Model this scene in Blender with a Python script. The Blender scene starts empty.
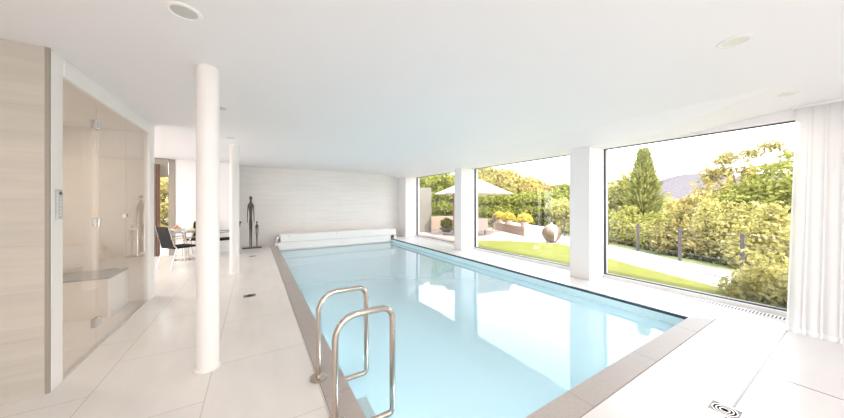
import bpy, bmesh, math, random
from mathutils import Vector, Matrix
R = math.radians
PI = math.pi
sc = bpy.context.scene
col = sc.collection
rnd = random.Random(7)
FILLW, POOLFILLW = 4.8, 3.0  # power of the added ceiling and pool fill lights
SKY, SUN, EXPOSURE = 1.7, 2.2, 1.72

# ------------------------------------------------------------------ materials
def nodes_of(m):
    m.use_nodes = True
    nt = m.node_tree
    return nt, nt.nodes, nt.links

def mat(name, c, rough=.5, metal=0, spec=.5, bump=0, bscale=40, var=0, vscale=3, coat=0):
    m = bpy.data.materials.new(name)
    nt, N, L = nodes_of(m)
    b = N['Principled BSDF']
    b.inputs['Base Color'].default_value = (*c, 1)
    b.inputs['Roughness'].default_value = rough
    b.inputs['Metallic'].default_value = metal
    b.inputs['Specular IOR Level'].default_value = spec
    b.inputs['Coat Weight'].default_value = coat
    tc = N.new('ShaderNodeTexCoord')
    if var:
        n = N.new('ShaderNodeTexNoise'); n.inputs['Scale'].default_value = vscale; n.inputs['Detail'].default_value = 5
        L.new(tc.outputs['Object'], n.inputs['Vector'])
        mx = N.new('ShaderNodeMix'); mx.data_type = 'RGBA'
        mx.inputs[6].default_value = (*[x*(1-var) for x in c], 1)
        mx.inputs[7].default_value = (*[min(1, x*(1+var)) for x in c], 1)
        L.new(n.outputs['Fac'], mx.inputs[0]); L.new(mx.outputs[2], b.inputs['Base Color'])
    if bump:
        n = N.new('ShaderNodeTexNoise'); n.inputs['Scale'].default_value = bscale; n.inputs['Detail'].default_value = 4
        L.new(tc.outputs['Object'], n.inputs['Vector'])
        bp = N.new('ShaderNodeBump'); bp.inputs['Strength'].default_value = bump; bp.inputs['Distance'].default_value = .01
        L.new(n.outputs['Fac'], bp.inputs['Height']); L.new(bp.outputs['Normal'], b.inputs['Normal'])
    return m

def tile_mat(name, c, joint, order, off, bw, rh, offset, mortar=.004, rough=.3, var=.06, stretch=(1, 1, 1), vs=2.0, spec=.5):
    """order: which world axes drive the running and the stacking direction of the tiles; off: where joints start"""
    m = bpy.data.materials.new(name)
    nt, N, L = nodes_of(m)
    b = N['Principled BSDF']; b.inputs['Roughness'].default_value = rough; b.inputs['Specular IOR Level'].default_value = spec
    tc = N.new('ShaderNodeTexCoord')
    sp = N.new('ShaderNodeSeparateXYZ'); L.new(tc.outputs['Object'], sp.inputs[0])
    cb = N.new('ShaderNodeCombineXYZ')
    for k in (0, 1):
        a = N.new('ShaderNodeMath'); a.operation = 'SUBTRACT'; a.inputs[1].default_value = off[k] - 40*(bw if k == 0 else rh)
        L.new(sp.outputs[order[k]], a.inputs[0]); L.new(a.outputs[0], cb.inputs[k])
    br = N.new('ShaderNodeTexBrick')
    br.offset = offset; br.offset_frequency = 2; br.squash = 1
    br.inputs['Scale'].default_value = 1
    br.inputs['Brick Width'].default_value = bw; br.inputs['Row Height'].default_value = rh
    br.inputs['Mortar Size'].default_value = mortar; br.inputs['Mortar Smooth'].default_value = .1
    br.inputs['Bias'].default_value = 0
    br.inputs['Color1'].default_value = (*c, 1); br.inputs['Color2'].default_value = (*[x*.975 for x in c], 1)
    br.inputs['Mortar'].default_value = (*joint, 1)
    L.new(cb.outputs[0], br.inputs['Vector'])
    mp = N.new('ShaderNodeMapping'); mp.inputs['Scale'].default_value = stretch
    L.new(tc.outputs['Object'], mp.inputs[0])
    n = N.new('ShaderNodeTexNoise'); n.inputs['Scale'].default_value = vs; n.inputs['Detail'].default_value = 6; n.inputs['Roughness'].default_value = .6
    L.new(mp.outputs[0], n.inputs['Vector'])
    rp = N.new('ShaderNodeMapRange'); rp.inputs[3].default_value = 1-var; rp.inputs[4].default_value = 1+var*.6
    rp.inputs[1].default_value = .3; rp.inputs[2].default_value = .7
    L.new(n.outputs['Fac'], rp.inputs[0])
    vm = N.new('ShaderNodeVectorMath'); vm.operation = 'SCALE'
    L.new(br.outputs['Color'], vm.inputs[0]); L.new(rp.outputs[0], vm.inputs['Scale'])
    L.new(vm.outputs[0], b.inputs['Base Color'])
    return m

def glass_mat(name, tint=(.97, .985, .98), ior=1.45, rough=0.0, gmul=1.0):
    m = bpy.data.materials.new(name)
    nt, N, L = nodes_of(m)
    N.remove(N['Principled BSDF'])
    out = N['Material Output']
    t = N.new('ShaderNodeBsdfTransparent'); t.inputs[0].default_value = (*tint, 1)
    g = N.new('ShaderNodeBsdfGlossy'); g.inputs['Roughness'].default_value = rough
    f0 = ((ior-1)/(ior+1))**2
    ge = N.new('ShaderNodeNewGeometry'); dt = N.new('ShaderNodeVectorMath'); dt.operation = 'DOT_PRODUCT'
    L.new(ge.outputs['Incoming'], dt.inputs[0]); L.new(ge.outputs['Normal'], dt.inputs[1])
    def mth(op, x, y, cl=False):
        k = N.new('ShaderNodeMath'); k.operation = op; k.use_clamp = cl
        for i, v in enumerate((x, y)):
            if v is None: continue
            if isinstance(v, (int, float)): k.inputs[i].default_value = v
            else: L.new(v, k.inputs[i])
        return k.outputs[0]
    ab = mth('ABSOLUTE', dt.outputs['Value'], None)
    fr_ = mth('ADD', mth('MULTIPLY', mth('POWER', mth('SUBTRACT', 1, ab, True), 5), 1-f0), f0, True)
    mx = N.new('ShaderNodeMixShader')
    src = fr_
    if gmul != 1:
        a = N.new('ShaderNodeMath'); a.operation = 'MULTIPLY'; a.inputs[1].default_value = gmul
        L.new(src, a.inputs[0]); src = a.outputs[0]
    L.new(src, mx.inputs[0]); L.new(t.outputs[0], mx.inputs[1]); L.new(g.outputs[0], mx.inputs[2])
    L.new(mx.outputs[0], out.inputs['Surface'])
    return m, g, None

def leaf_mat(name, cols, trans=.35, nscale=1.2):
    m = bpy.data.materials.new(name)
    nt, N, L = nodes_of(m)
    N.remove(N['Principled BSDF'])
    out = N['Material Output']
    ge = N.new('ShaderNodeNewGeometry')
    tc = N.new('ShaderNodeTexCoord')
    n = N.new('ShaderNodeTexNoise'); n.inputs['Scale'].default_value = nscale; n.inputs['Detail'].default_value = 2
    L.new(tc.outputs['Object'], n.inputs['Vector'])
    ad = N.new('ShaderNodeMath'); ad.operation = 'ADD'
    ml = N.new('ShaderNodeMath'); ml.operation = 'MULTIPLY'; ml.inputs[1].default_value = .6
    L.new(ge.outputs['Random Per Island'], ml.inputs[0]); L.new(ml.outputs[0], ad.inputs[0])
    m2 = N.new('ShaderNodeMath'); m2.operation = 'MULTIPLY'; m2.inputs[1].default_value = .45
    L.new(n.outputs['Fac'], m2.inputs[0]); L.new(m2.outputs[0], ad.inputs[1])
    cr = N.new('ShaderNodeValToRGB')
    el = cr.color_ramp.elements
    el[0].position = .1; el[0].color = (*cols[0], 1)
    el[1].position = .85; el[1].color = (*cols[-1], 1)
    for k, c in enumerate(cols[1:-1]):
        e = el.new(.1+.75*(k+1)/(len(cols)-1)); e.color = (*c, 1)
    L.new(ad.outputs[0], cr.inputs[0])
    d = N.new('ShaderNodeBsdfDiffuse'); t = N.new('ShaderNodeBsdfTranslucent')
    L.new(cr.outputs[0], d.inputs[0]); L.new(cr.outputs[0], t.inputs[0])
    mx = N.new('ShaderNodeMixShader'); mx.inputs[0].default_value = trans
    L.new(d.outputs[0], mx.inputs[1]); L.new(t.outputs[0], mx.inputs[2]); L.new(mx.outputs[0], out.inputs['Surface'])
    return m

M = {}
M['white'] = mat('white plaster', (.90, .86, .85), .6, bump=.03)
M['ceil'] = mat('white ceiling paint', (.92, .882, .88), .55)
M['whitepaint'] = mat('white lacquer', (.92, .885, .86), .5, spec=.3)
M['floor'] = tile_mat('cream floor tile', (.80, .755, .72), (.62, .57, .53), (1, 0), (.49, -.305), .98, .72, .5, .004, .22, .05, (3, .8, 1), 1.6)
M['floorfront'] = tile_mat('cream floor tile by the curtain', (.76, .73, .72), (.22, .20, .19), (0, 1), (3.56, .507), 3.0, 1.5, 0.0, .007, .22, .04, (.8, 3, 1), 1.6)
M['travbeige'] = tile_mat('beige travertine', (.61, .555, .48), (.55, .50, .42), (0, 2), (-6.0, .08), 9.0, .335, 0.0, .0025, .5, .09, (.5, .5, 7), 2.2)
M['travwhite'] = tile_mat('ivory travertine', (.89, .845, .805), (.83, .785, .745), (0, 2), (.3, .0), 1.2, .36, .5, .003, .45, .05, (.6, .6, 7), 2.2)
M['sauna'] = tile_mat('sand tile', (.84, .76, .67), (.80, .72, .63), (0, 2), (0, .2), 1.2, .6, .5, .002, .4, .04, (1, 1, 3), 2)
M['benchside'] = mat('ivory bench side', (.95, .92, .89), .4)
M['benchtop'] = mat('grey stone', (.33, .31, .29), .35, var=.12, vscale=9)
M['coping'] = mat('granite coping', (.43, .38, .35), .45, var=.16, vscale=60)
M['joint'] = mat('joint grey', (.30, .27, .25), .8)
M['basin'] = mat('pool liner', (.68, .885, .945), .5)
M['slotshade'] = mat('dark blue gap shade', (.03, .06, .09), .4)  # dark colour standing for the shade in the pool edge gap
M['chrome'] = mat('brushed steel', (.56, .49, .43), .2, 1)
M['chromedark'] = mat('grey steel', (.62, .60, .58), .25, 1)  # even grey steel for hinges, chair legs and small fittings
M['bronze'] = mat('dark bronze', (.10, .085, .075), .45, .7, var=.3, vscale=30)
M['black'] = mat('black leather', (.012, .011, .012), .7, spec=.2)
M['grey'] = mat('grey plastic', (.55, .56, .55), .4)
M['screen'] = mat('dark display', (.03, .035, .05), .15)
M['button'] = mat('white button', (.9, .9, .9), .3)
M['draingrey'] = mat('drain well', (.30, .27, .27), .5)
M['gasket'] = mat('dark gasket', (.05, .05, .06), .4)
M['framegrey'] = mat('taupe window frame', (.36, .32, .27), .45)
M['blind'] = mat('taupe blind cloth', (.47, .42, .35), .9)
M['brown'] = mat('brown curtain cloth', (.34, .22, .17), .9)
M['lens'] = mat('frosted lens', (.80, .78, .68), .3)
M['lensgrey'] = mat('grey lens', (.62, .60, .56), .4)
M['grilledark'] = mat('grille duct', (.06, .06, .06), .7)
M['alu'] = mat('pale aluminium', (.72, .70, .68), .35, .6)
M['orange'] = mat('orange peel', (.70, .22, .08), .45)
M['ceramic'] = mat('white ceramic', (.86, .85, .82), .25)
M['yellowfood'] = mat('yellow peel', (.85, .62, .15), .5)
M['glass'] = glass_mat('window glass', (.985, .99, .988), 1.45)[0]
M['showerglass'] = glass_mat('shower glass', (.985, .98, .972), 1.5)[0]
M['tableglass'] = glass_mat('table glass', (.80, .86, .85), 1.5)[0]
wm, wg, wf = glass_mat('water', (.94, .98, .99), 1.33, 0.0, 1.4)
M['water'] = wm
nt, N, L = nodes_of(wm)
tb_ = N.new('ShaderNodeMixShader'); tb_.inputs[0].default_value = .38
df = N.new('ShaderNodeBsdfDiffuse'); df.inputs[0].default_value = (.74, .895, .945, 1)
tn = [n for n in N if n.type == 'BSDF_TRANSPARENT'][0]; mxn = [n for n in N if n.type == 'MIX_SHADER' and n != tb_][0]
L.new(tn.outputs[0], tb_.inputs[1]); L.new(df.outputs[0], tb_.inputs[2]); L.new(tb_.outputs[0], mxn.inputs[1])
tc = N.new('ShaderNodeTexCoord'); nz = N.new('ShaderNodeTexNoise'); nz.inputs['Scale'].default_value = 2.2; nz.inputs['Detail'].default_value = 1.5
L.new(tc.outputs['Object'], nz.inputs['Vector'])
bp = N.new('ShaderNodeBump'); bp.inputs['Strength'].default_value = .06; bp.inputs['Distance'].default_value = .02
L.new(nz.outputs['Fac'], bp.inputs['Height']); L.new(bp.outputs['Normal'], wg.inputs['Normal'])

def sheer(name, c, tr, tl):
    m = bpy.data.materials.new(name); nt, N, L = nodes_of(m); N.remove(N['Principled BSDF']); out = N['Material Output']
    d = N.new('ShaderNodeBsdfDiffuse'); d.inputs[0].default_value = (*c, 1)
    t = N.new('ShaderNodeBsdfTranslucent'); t.inputs[0].default_value = (*c, 1)
    p = N.new('ShaderNodeBsdfTransparent')
    a = N.new('ShaderNodeMixShader'); a.inputs[0].default_value = tl
    L.new(d.outputs[0], a.inputs[1]); L.new(t.outputs[0], a.inputs[2])
    b = N.new('ShaderNodeMixShader'); b.inputs[0].default_value = tr
    L.new(a.outputs[0], b.inputs[1]); L.new(p.outputs[0], b.inputs[2]); L.new(b.outputs[0], out.inputs['Surface'])
    return m
M['sheer'] = sheer('sheer white voile', (.96, .95, .95), .16, .35)
M['hem'] = sheer('white hem', (.96, .955, .955), .03, .3)
M['canvas'] = sheer('cream parasol canvas', (.70, .62, .57), 0, .3)

# ------------------------------------------------------------------ mesh builder
class MB:
    def __init__(s): s.v = []; s.f = []; s.mi = []; s.cur = 0
    def add(s, vs, fs):
        o = len(s.v); s.v += [tuple(p) for p in vs]
        for f in fs: s.f.append([o+i for i in f]); s.mi.append(s.cur)
        return s
    def box(s, x0, x1, y0, y1, z0, z1):
        vs = [(x, y, z) for z in (z0, z1) for y in (y0, y1) for x in (x0, x1)]
        return s.add(vs, [(0, 2, 3, 1), (4, 5, 7, 6), (0, 1, 5, 4), (2, 6, 7, 3), (0, 4, 6, 2), (1, 3, 7, 5)])
    def obox(s, c, size, rz=0, rx=0, ry=0):
        m = Matrix.Translation(c) @ Matrix.Rotation(rz, 4, 'Z') @ Matrix.Rotation(ry, 4, 'Y') @ Matrix.Rotation(rx, 4, 'X')
        a, b, d = [q/2 for q in size]
        vs = [m @ Vector((x, y, z)) for z in (-d, d) for y in (-b, b) for x in (-a, a)]
        return s.add(vs, [(0, 2, 3, 1), (4, 5, 7, 6), (0, 1, 5, 4), (2, 6, 7, 3), (0, 4, 6, 2), (1, 3, 7, 5)])
    def tube(s, pts, r, n=10, caps=True):
        pts = [Vector(p) for p in pts]
        rs = r if isinstance(r, (list, tuple)) else [r]*len(pts)
        rings = []; up = None
        for i, p in enumerate(pts):
            if i == 0: t = pts[1]-p
            elif i == len(pts)-1: t = p-pts[i-1]
            else: t = (pts[i+1]-p).normalized()+(p-pts[i-1]).normalized()
            t.normalize()
            if up is None:
                up = Vector((0, 0, 1)) if abs(t.z) < .9 else Vector((1, 0, 0))
            a = t.cross(up)
            if a.length < 1e-4: a = t.cross(Vector((0, 1, 0)))
            a.normalize(); b = a.cross(t).normalized(); up = b
            rings.append([p+rs[i]*(math.cos(2*PI*k/n)*a+math.sin(2*PI*k/n)*b) for k in range(n)])
        vs = [q for g in rings for q in g]; fs = []
        for i in range(len(rings)-1):
            for k in range(n):
                k2 = (k+1) % n
                fs.append((i*n+k, i*n+k2, (i+1)*n+k2, (i+1)*n+k))
        if caps: fs.append(tuple(range(n-1, -1, -1))); fs.append(tuple((len(rings)-1)*n+k for k in range(n)))
        return s.add(vs, fs)
    def lathe(s, prof, c=(0, 0, 0), n=32):
        vs = []; fs = []
        for r, z in prof:
            for k in range(n):
                a = 2*PI*k/n; vs.append((c[0]+r*math.cos(a), c[1]+r*math.sin(a), c[2]+z))
        for i in range(len(prof)-1):
            for k in range(n):
                k2 = (k+1) % n; fs.append((i*n+k, i*n+k2, (i+1)*n+k2, (i+1)*n+k))
        if prof[0][0] > 1e-4: fs.append(tuple(range(n-1, -1, -1)))
        if prof[-1][0] > 1e-4: fs.append(tuple((len(prof)-1)*n+k for k in range(n)))
        return s.add(vs, fs)
    def prism(s, poly, z0, z1):
        n = len(poly)
        vs = [(x, y, z0) for x, y in poly]+[(x, y, z1) for x, y in poly]
        fs = [tuple(range(n-1, -1, -1)), tuple(range(n, 2*n))]+[(k, (k+1) % n, n+(k+1) % n, n+k) for k in range(n)]
        return s.add(vs, fs)
    def build(s, name, m=None, parent=None, smooth=False, bevel=0, loc=None):
        me = bpy.data.meshes.new(name)
        me.from_pydata(s.v, [], s.f)
        ms = m if isinstance(m, (list, tuple)) else [m]
        for x in ms: me.materials.append(x)
        for p, i in zip(me.polygons, s.mi): p.material_index = i
        if smooth:
            bm = bmesh.new(); bm.from_mesh(me)
            for f in bm.faces: f.smooth = True
            for e in bm.edges:
                if len(e.link_faces) == 2 and e.calc_face_angle(0) > R(38): e.smooth = False
            bm.to_mesh(me); bm.free()
        o = bpy.data.objects.new(name, me); col.objects.link(o)
        if parent: o.parent = parent
        if loc: o.location = loc
        if bevel:
            b = o.modifiers.new('bevel', 'BEVEL'); b.width = bevel; b.segments = 2; b.limit_method = 'ANGLE'
        return o

def tag(o, label=None, cat=None, group=None, kind=None):
    if label: o['label'] = label
    if cat: o['category'] = cat
    if group: o['group'] = group
    if kind: o['kind'] = kind
    return o
def empty(name, loc, label, cat, group=None, rz=0):
    o = bpy.data.objects.new(name, None); o.empty_display_size = .1; o.location = loc; o.rotation_euler.z = rz; col.objects.link(o)
    return tag(o, label, cat, group)
def struct(o, label=None): return tag(o, label, None, None, 'structure')
def children(o): return [c for c in bpy.data.objects if c.parent == o]
def copy_tree(o, parent=None):
    c = o.copy(); col.objects.link(c); c.parent = parent
    for ch in children(o): copy_tree(ch, c)
    return c
def arc(cx, cz, r, a0, a1, n=7):
    return [(cx+r*math.cos(R(a0+(a1-a0)*k/n)), cz+r*math.sin(R(a0+(a1-a0)*k/n))) for k in range(n+1)]

# ------------------------------------------------------------------ main dimensions
CZ = 2.53              # ceiling
HZ = 2.39              # window heads
PX0, PX1, PY0, PY1 = .615, 4.50, 1.184, 9.75    # pool opening
YF = 10.30             # far wall
XW = 5.62              # window plane
WZ = -.135             # water level

# ------------------------------------------------------------------ floor, ceiling, walls
f = MB()
f.box(-4.6, PX0, 1.0, 10.4, -.2, 0)
f.box(PX1, 5.78, 1.0, 10.4, -.2, 0)
f.box(PX0, PX1, PY1, 10.4, -.2, 0)
f.box(-4.6, .43, -3.6, 1.0, -.2, 0)
f.cur = 1
f.box(.43, 5.78, -3.6, 1.0, -.2, 0)
f.cur = 0
f.box(PX0-.1, PX1+.1, 1.0, PY0, -.2, -.01)
struct(f.build('floor', [M['floor'], M['floorfront']]), 'cream tiled floor around the pool')
c = MB(); c.box(-4.8, 6.0, -3.8, 10.6, CZ, CZ+.25)
struct(c.build('ceiling', M['ceil']), 'white flat ceiling')
b = MB()
XA, XB, XC = 4.35, 5.06, 5.74
b.add([(XA, .5, CZ), (XA, YF, CZ), (XB, 1.7, HZ), (XB, YF, HZ), (XW-.08, 1.7, HZ), (XW-.08, YF, HZ), (XW-.08, .5, CZ), (XC, .5, CZ), (XC, YF, CZ), (XW-.08, .5, HZ)],
      [(0, 1, 3, 2), (2, 3, 5, 4), (0, 2, 4, 6)])
b.box(XW-.08, XC, -3.6, YF, HZ, CZ+.001)
struct(b.build('ceiling_beam', M['ceil']), 'white boxed beam above the garden windows')
w = MB(); w.box(-.42, 5.9, YF, YF+.2, 0, CZ)
struct(w.build('wall_back', M['travwhite']), 'ivory stone wall at the far end of the pool')
w = MB(); w.box(-1.8, -.42, 9.6, 9.8, 0, CZ); w.box(-.62, -.42, 9.8, 10.4, 0, CZ)
w.box(-4.6, -3.6, 9.6, 9.8, 0, CZ)
struct(w.build('wall_dining', M['white']), 'white wall behind the dining corner')
w = MB(); w.box(-4.6, -1.30, 3.14, 3.29, 0, CZ)
struct(w.build('wall_left', M['travbeige']), 'beige stone clad wall beside the steam room')
w = MB(); w.box(-4.75, -4.6, -3.6, 3.14, 0, CZ); w.box(-4.75, -4.6, 5.4, 6.0, 0, CZ); w.box(-4.75, -4.6, 9.0, 9.8, 0, CZ); w.box(-4.75, -4.6, 6, 9, HZ, CZ)
struct(w.build('wall_side', M['white']))
w = MB(); w.box(-4.75, -2.0, -3.75, -3.6, 0, CZ); w.box(2.4, 5.7, -3.75, -3.6, 0, CZ); w.box(-2, 2.4, -3.75, -3.6, HZ, CZ)
struct(w.build('wall_rear', M['white']))

# steam room shell
w = MB(); w.box(-2.75, -2.65, 3.29, 5.55, 0, CZ); struct(w.build('wall_steam_room', M['sauna']), 'sand coloured inner wall of the steam room')
w = MB(); w.box(-2.65, -1.30, 5.42, 5.55, 0, CZ); struct(w.build('wall_steam_room_end', M['sauna']))
w = MB(); w.box(-4.6, -2.75, 5.42, 5.55, 0, CZ); struct(w.build('wall_partition', M['white']))
w = MB(); w.box(-2.65, -1.32, 3.29, 5.42, HZ, CZ); struct(w.build('ceiling_steam_room', M['sauna']))
t = MB(); t.box(-1.34, -1.285, 3.16, 3.30, 0, CZ); struct(t.build('trim_1', M['whitepaint'], bevel=.003), 'white upright trim beside the beige wall')
t = MB(); t.box(-1.34, -1.278, 3.30, 5.36, HZ-.005, CZ); struct(t.build('trim_2', M['whitepaint'], bevel=.003), 'white lintel trim above the glass screen')
t = MB(); t.box(-1.34, -1.278, 5.36, 5.56, 0, CZ); struct(t.build('trim_3', M['whitepaint'], bevel=.003), 'white upright trim at the far end of the glass screen')
t = MB(); t.box(-1.31, -1.288, 3.139, 3.16, 0, CZ); struct(t.build('trim_4', M['framegrey']))

# round columns
for (x, y), lab in (((-.34, 2.93), 'round white column rising beside the pool ladder'), ((-.346, 6.565), 'round white column in front of the bronze sculpture')):
    m = MB(); m.lathe([(.088, 0), (.088, .012), (.080, .014), (.080, CZ)], (x, y, 0), 40)
    struct(m.build('column', M['whitepaint'], smooth=True), lab)
# square pillars between the windows
PILL = [(9.67, YF), (6.22, 6.55), (2.655, 3.02)]
for a, b_ in PILL:
    m = MB(); m.box(5.10, 5.74, a, b_, 0, HZ)
    struct(m.build('pillar', M['white'], bevel=.004), None)
w = MB(); w.box(XW-.08, 5.74, -1.6, .46, 0, HZ); w.box(XW-.08, 5.74, -3.6, -3.3, 0, HZ)
struct(w.build('wall_right', M['white']))

def garden_window(n, y0, y1, label):
    x = XW
    m = MB(); t_ = .022
    m.box(x-.02, x+.03, y0, y0+t_, .05, HZ); m.box(x-.02, x+.03, y1-t_, y1, .05, HZ)
    m.box(x-.02, x+.03, y0+t_, y1-t_, HZ-.012, HZ); m.box(x-.02, x+.03, y0+t_, y1-t_, .05, .05+t_*.7)
    o = m.build('window_%d' % n, M['gasket']); struct(o, label)
    p = MB(); p.box(x, x+.02, y0+.01, y1-.01, .06, HZ-.01); p.build('pane', M['glass'], o)
    s_ = MB(); s_.box(x-.06, x+.11, y0, y1, 0, .05); s_.build('sill', M['whitepaint'], o)
garden_window(1, 6.55, 9.67, 'garden window showing the parasol and terrace')
garden_window(2, 3.02, 6.22, 'garden window looking on the lawn and metal globe')
garden_window(3, .46, 2.655, 'garden window beside the white curtain')
garden_window(4, -3.3, -1.6, None)  # out of view, added to let in more daylight
# rear glazing, unseen and added for daylight, then the dining corner glazing
m = MB()
for x in (-2, .18, 2.36): m.box(x, x+.04, -3.72, -3.66, 0, HZ)
o = m.build('window_5', M['gasket']); struct(o)
p = MB(); p.box(-1.96, 2.36, -3.70, -3.68, .02, HZ-.01); p.build('pane', M['glass'], o)
m = MB()
m.box(-1.93, -1.80, 9.58, 9.72, 0, CZ-.02); m.box(-3.6, -3.5, 9.62, 9.72, 0, CZ-.02)
m.box(-3.5, -1.93, 9.62, 9.72, CZ-.07, CZ-.001)
o = m.build('window_6', M['framegrey']); struct(o, 'tall glazed door with a taupe frame behind the dining chairs')
p = MB(); p.box(-3.5, -1.93, 9.66, 9.68, .0, CZ-.07); p.build('pane', M['glass'], o)
p = MB(); p.box(-3.48, -1.94, 9.60, 9.61, 2.06, CZ-.02); p.tube([(-3.48, 9.605, 2.06), (-1.94, 9.605, 2.06)], .012, 8); p.build('blind', M['blind'], o)
m = MB(); m.box(-4.72, -4.65, 6, 6.06, 0, HZ); m.box(-4.72, -4.65, 8.94, 9.0, 0, HZ)  # unseen side window, added to bring daylight into the dining corner
o = m.build('window_7', M['framegrey']); struct(o)
p = MB(); p.box(-4.69, -4.67, 6.06, 8.94, .0, HZ); p.build('pane', M['glass'], o)

# ------------------------------------------------------------------ swimming pool
pool = empty('swimming_pool', (2.5, 5.4, 0), 'long rectangular pool of pale blue water with a granite edge', 'swimming pool')
O = Vector((-2.5, -5.4, 0))
b = MB(); D = -1.45; q = .12; k_ = .004
b.box(PX0-q, PX0+k_, PY0-q, PY1+q, D, -.03); b.box(PX1-k_, PX1+q, PY0-q, PY1+q, D, -.036)
b.box(PX0+k_, PX1-k_, PY0-q, PY0+k_, D, -.03); b.box(PX0+k_, PX1-k_, PY1-k_, PY1+q, D, -.03)
b.box(PX0-q, PX1+q, PY0-q, PY1+q, D-.12, D)
b.build('basin', M['basin'], pool, loc=O)
for x, y, rz in ((PX0+k_, 3.4, 0), (PX0+k_, 5.6, 0), (PX0+k_, 7.8, 0), (1.6, PY0+k_, R(90)), (3.4, PY0+k_, R(90))):  # lamps added out of sight to brighten the basin and room
    m = MB(); m.lathe([(.11, 0), (.11, .012), (.085, .018), (.08, .012), (.001, .012)], (0, 0, 0), 28)
    o = m.build('added_pool_lamp', M['alu'], pool, smooth=True); o.rotation_euler = (0, R(90), rz); o.location = Vector((x, y, -.62))+O
    a_ = bpy.data.lights.new('added_pool_light', 'AREA'); a_.shape = 'DISK'; a_.size = .16; a_.energy = POOLFILLW; a_.color = (.86, .97, 1)
    lo = bpy.data.objects.new('added_pool_light', a_); col.objects.link(lo); lo.rotation_euler = (0, R(-90), rz)
    lo.location = Vector((x+.03*math.cos(rz), y+.03*math.sin(rz), -.62))
b = MB(); b.add([(PX0, PY0, WZ), (PX1, PY0, WZ), (PX1, PY1, WZ), (PX0, PY1, WZ)], [(0, 1, 2, 3)])
b.build('water', M['water'], pool, loc=O)
cp = MB()
y = 1.0
cp.prism([(.43, 1.0), (4.72, 1.0), (4.505, PY0), (PX0, PY0), (PX0, PY1), (.43, PY1)], -.04, .003)
for yj in (2.05, 3.10, 4.15, 5.2, 6.25, 7.3, 8.35, 9.4):
    cp.cur = 1; cp.box(.43, PX0+.001, yj, yj+.004, -.03, .0036)
for xj in (.93, 1.975, 3.02, 4.06): cp.box(xj, xj+.004, 1.0, PY0+.001, -.03, .0036)
cp.box(.424, .43, 1.0, PY1, -.01, .0036); cp.box(.43, 4.72, .995, 1.0, -.01, .0036)
cp.build('coping', [M['coping'], M['joint']], pool, loc=O)
b = MB(); b.box(PX1-.006, PX1+.010, PY0, PY1, -.036, .001); b.build('edge_gap_shade', M['slotshade'], pool, loc=O)  # raised strip coloured dark in place of the recessed shadow gap

# pool cover housing at the far end
pc = empty('pool_cover', (2.65, 9.9, 0), 'white roller cover housing across the far end of the pool', 'pool cover')
O = Vector((-2.65, -9.9, 0))
b = MB(); b.box(.69, 4.70, 9.70, 10.16, .12, .37); b.build('housing', M['whitepaint'], pc, bevel=.03, loc=O)
b = MB(); b.box(PX0+.01, PX1-.01, 9.735, 9.748, -.2, .12)
for k in range(1): b.box(PX0+.01, PX1-.01, 9.66, 9.735, -.10, -.06)
b.build('fascia', M['whitepaint'], pc, loc=O)
for x in (.60, 4.72):
    b = MB(); b.box(x-.07, x+.05, 9.80, 10.10, 0, .10); b.box(x-.02, x+.01, 9.80, 10.10, .10, .30); b.build('bracket', M['alu'], pc, bevel=.005, loc=O)
b = MB(); b.tube([(.69, 9.9, .25), (.58, 9.9, .25)], .05, 14); b.build('axle', M['chromedark'], pc, smooth=True, loc=O)
for x in (.9, 2.4): b = MB(); b.box(x, x+.04, 9.69, 9.70, .31, .325); b.build('catch', M['chromedark'], pc, loc=O)

# ladder
ld = empty('pool_ladder', (.6, 2.03, 0), 'chrome pool ladder with two curved handrails', 'ladder')
O = Vector((-.6, -2.03, 0))
for yy in (2.30, 1.77):
    p = [(.432, .002)]+[(.432, .3)]+arc(.432+.14, .525, .14, 180, 90)+arc(.829-.085, .665-.085, .085, 90, 0)+[(.829, .3), (.829, -.05)]+arc(.829-.03, -.05, .03, 0, -90, 4)+[(.62, -.08)]
    m = MB(); m.tube([(a, yy, b_) for a, b_ in p], .021, 16)
    h = m.build('handrail', M['chrome'], ld, smooth=True, loc=O)
    m = MB(); m.lathe([(.068, .003), (.068, .010), (.052, .018), (.02, .019)], (.432, yy, 0), 28); m.build('flange', M['chrome'], h, smooth=True)
    # its bolt caps
    for k in (40, 160, 280):
        m = MB(); m.lathe([(.006, .012), (.006, .018), (.001, .02)], (.432+.045*math.cos(R(k)), yy+.045*math.sin(R(k)), 0), 10); m.build('bolt', M['chromedark'], h, smooth=True)
for z in (-.30, -.56, -.82):
    m = MB(); m.box(.70, .83, 1.80, 2.29, z-.02, z)
    for k in range(5): m.box(.712+k*.024, .722+k*.024, 1.82, 2.27, z, z+.003)
    tr = m.build('tread', M['alu'], ld, bevel=.004, loc=O)
    for yy in (1.79, 2.30):
        m = MB(); m.tube([(.615, yy, z), (.83, yy, z)], .012, 10); m.build('bracket', M['chrome'], tr, smooth=True)

# ------------------------------------------------------------------ steam room contents
sr = empty('glass_screen', (-1.30, 4.33, 0), 'frameless glass front of the steam room with steel hinges', 'glass screen')
O = Vector((1.30, -4.33, 0))
gx0, gx1 = -1.316, -1.304
for y0, y1 in ((3.302, 3.895), (4.62, 5.358)):
    m = MB(); m.box(gx0, gx1, y0, y1, .01, HZ-.006); m.build('fixed_panel', M['showerglass'], sr, loc=O)
m = MB(); m.box(gx0, gx1, 3.903, 4.612, .015, HZ-.01); dr = m.build('glass_door', M['showerglass'], sr, loc=O)
for z in (2.14, 1.20, .245):
    m = MB()
    for y0 in (3.845, 3.908): m.box(gx0-.012, gx1+.012, y0, y0+.045, z-.04, z+.04)
    m.tube([(gx1+.012, 3.9, z-.042), (gx1+.012, 3.9, z+.042)], .009, 10)
    m.build('hinge', M['chromedark'], dr, bevel=.002)
m = MB()
for y0 in (4.55, 4.625): m.box(gx0-.012, gx1+.012, y0, y0+.05, 1.22, 1.26)
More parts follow.
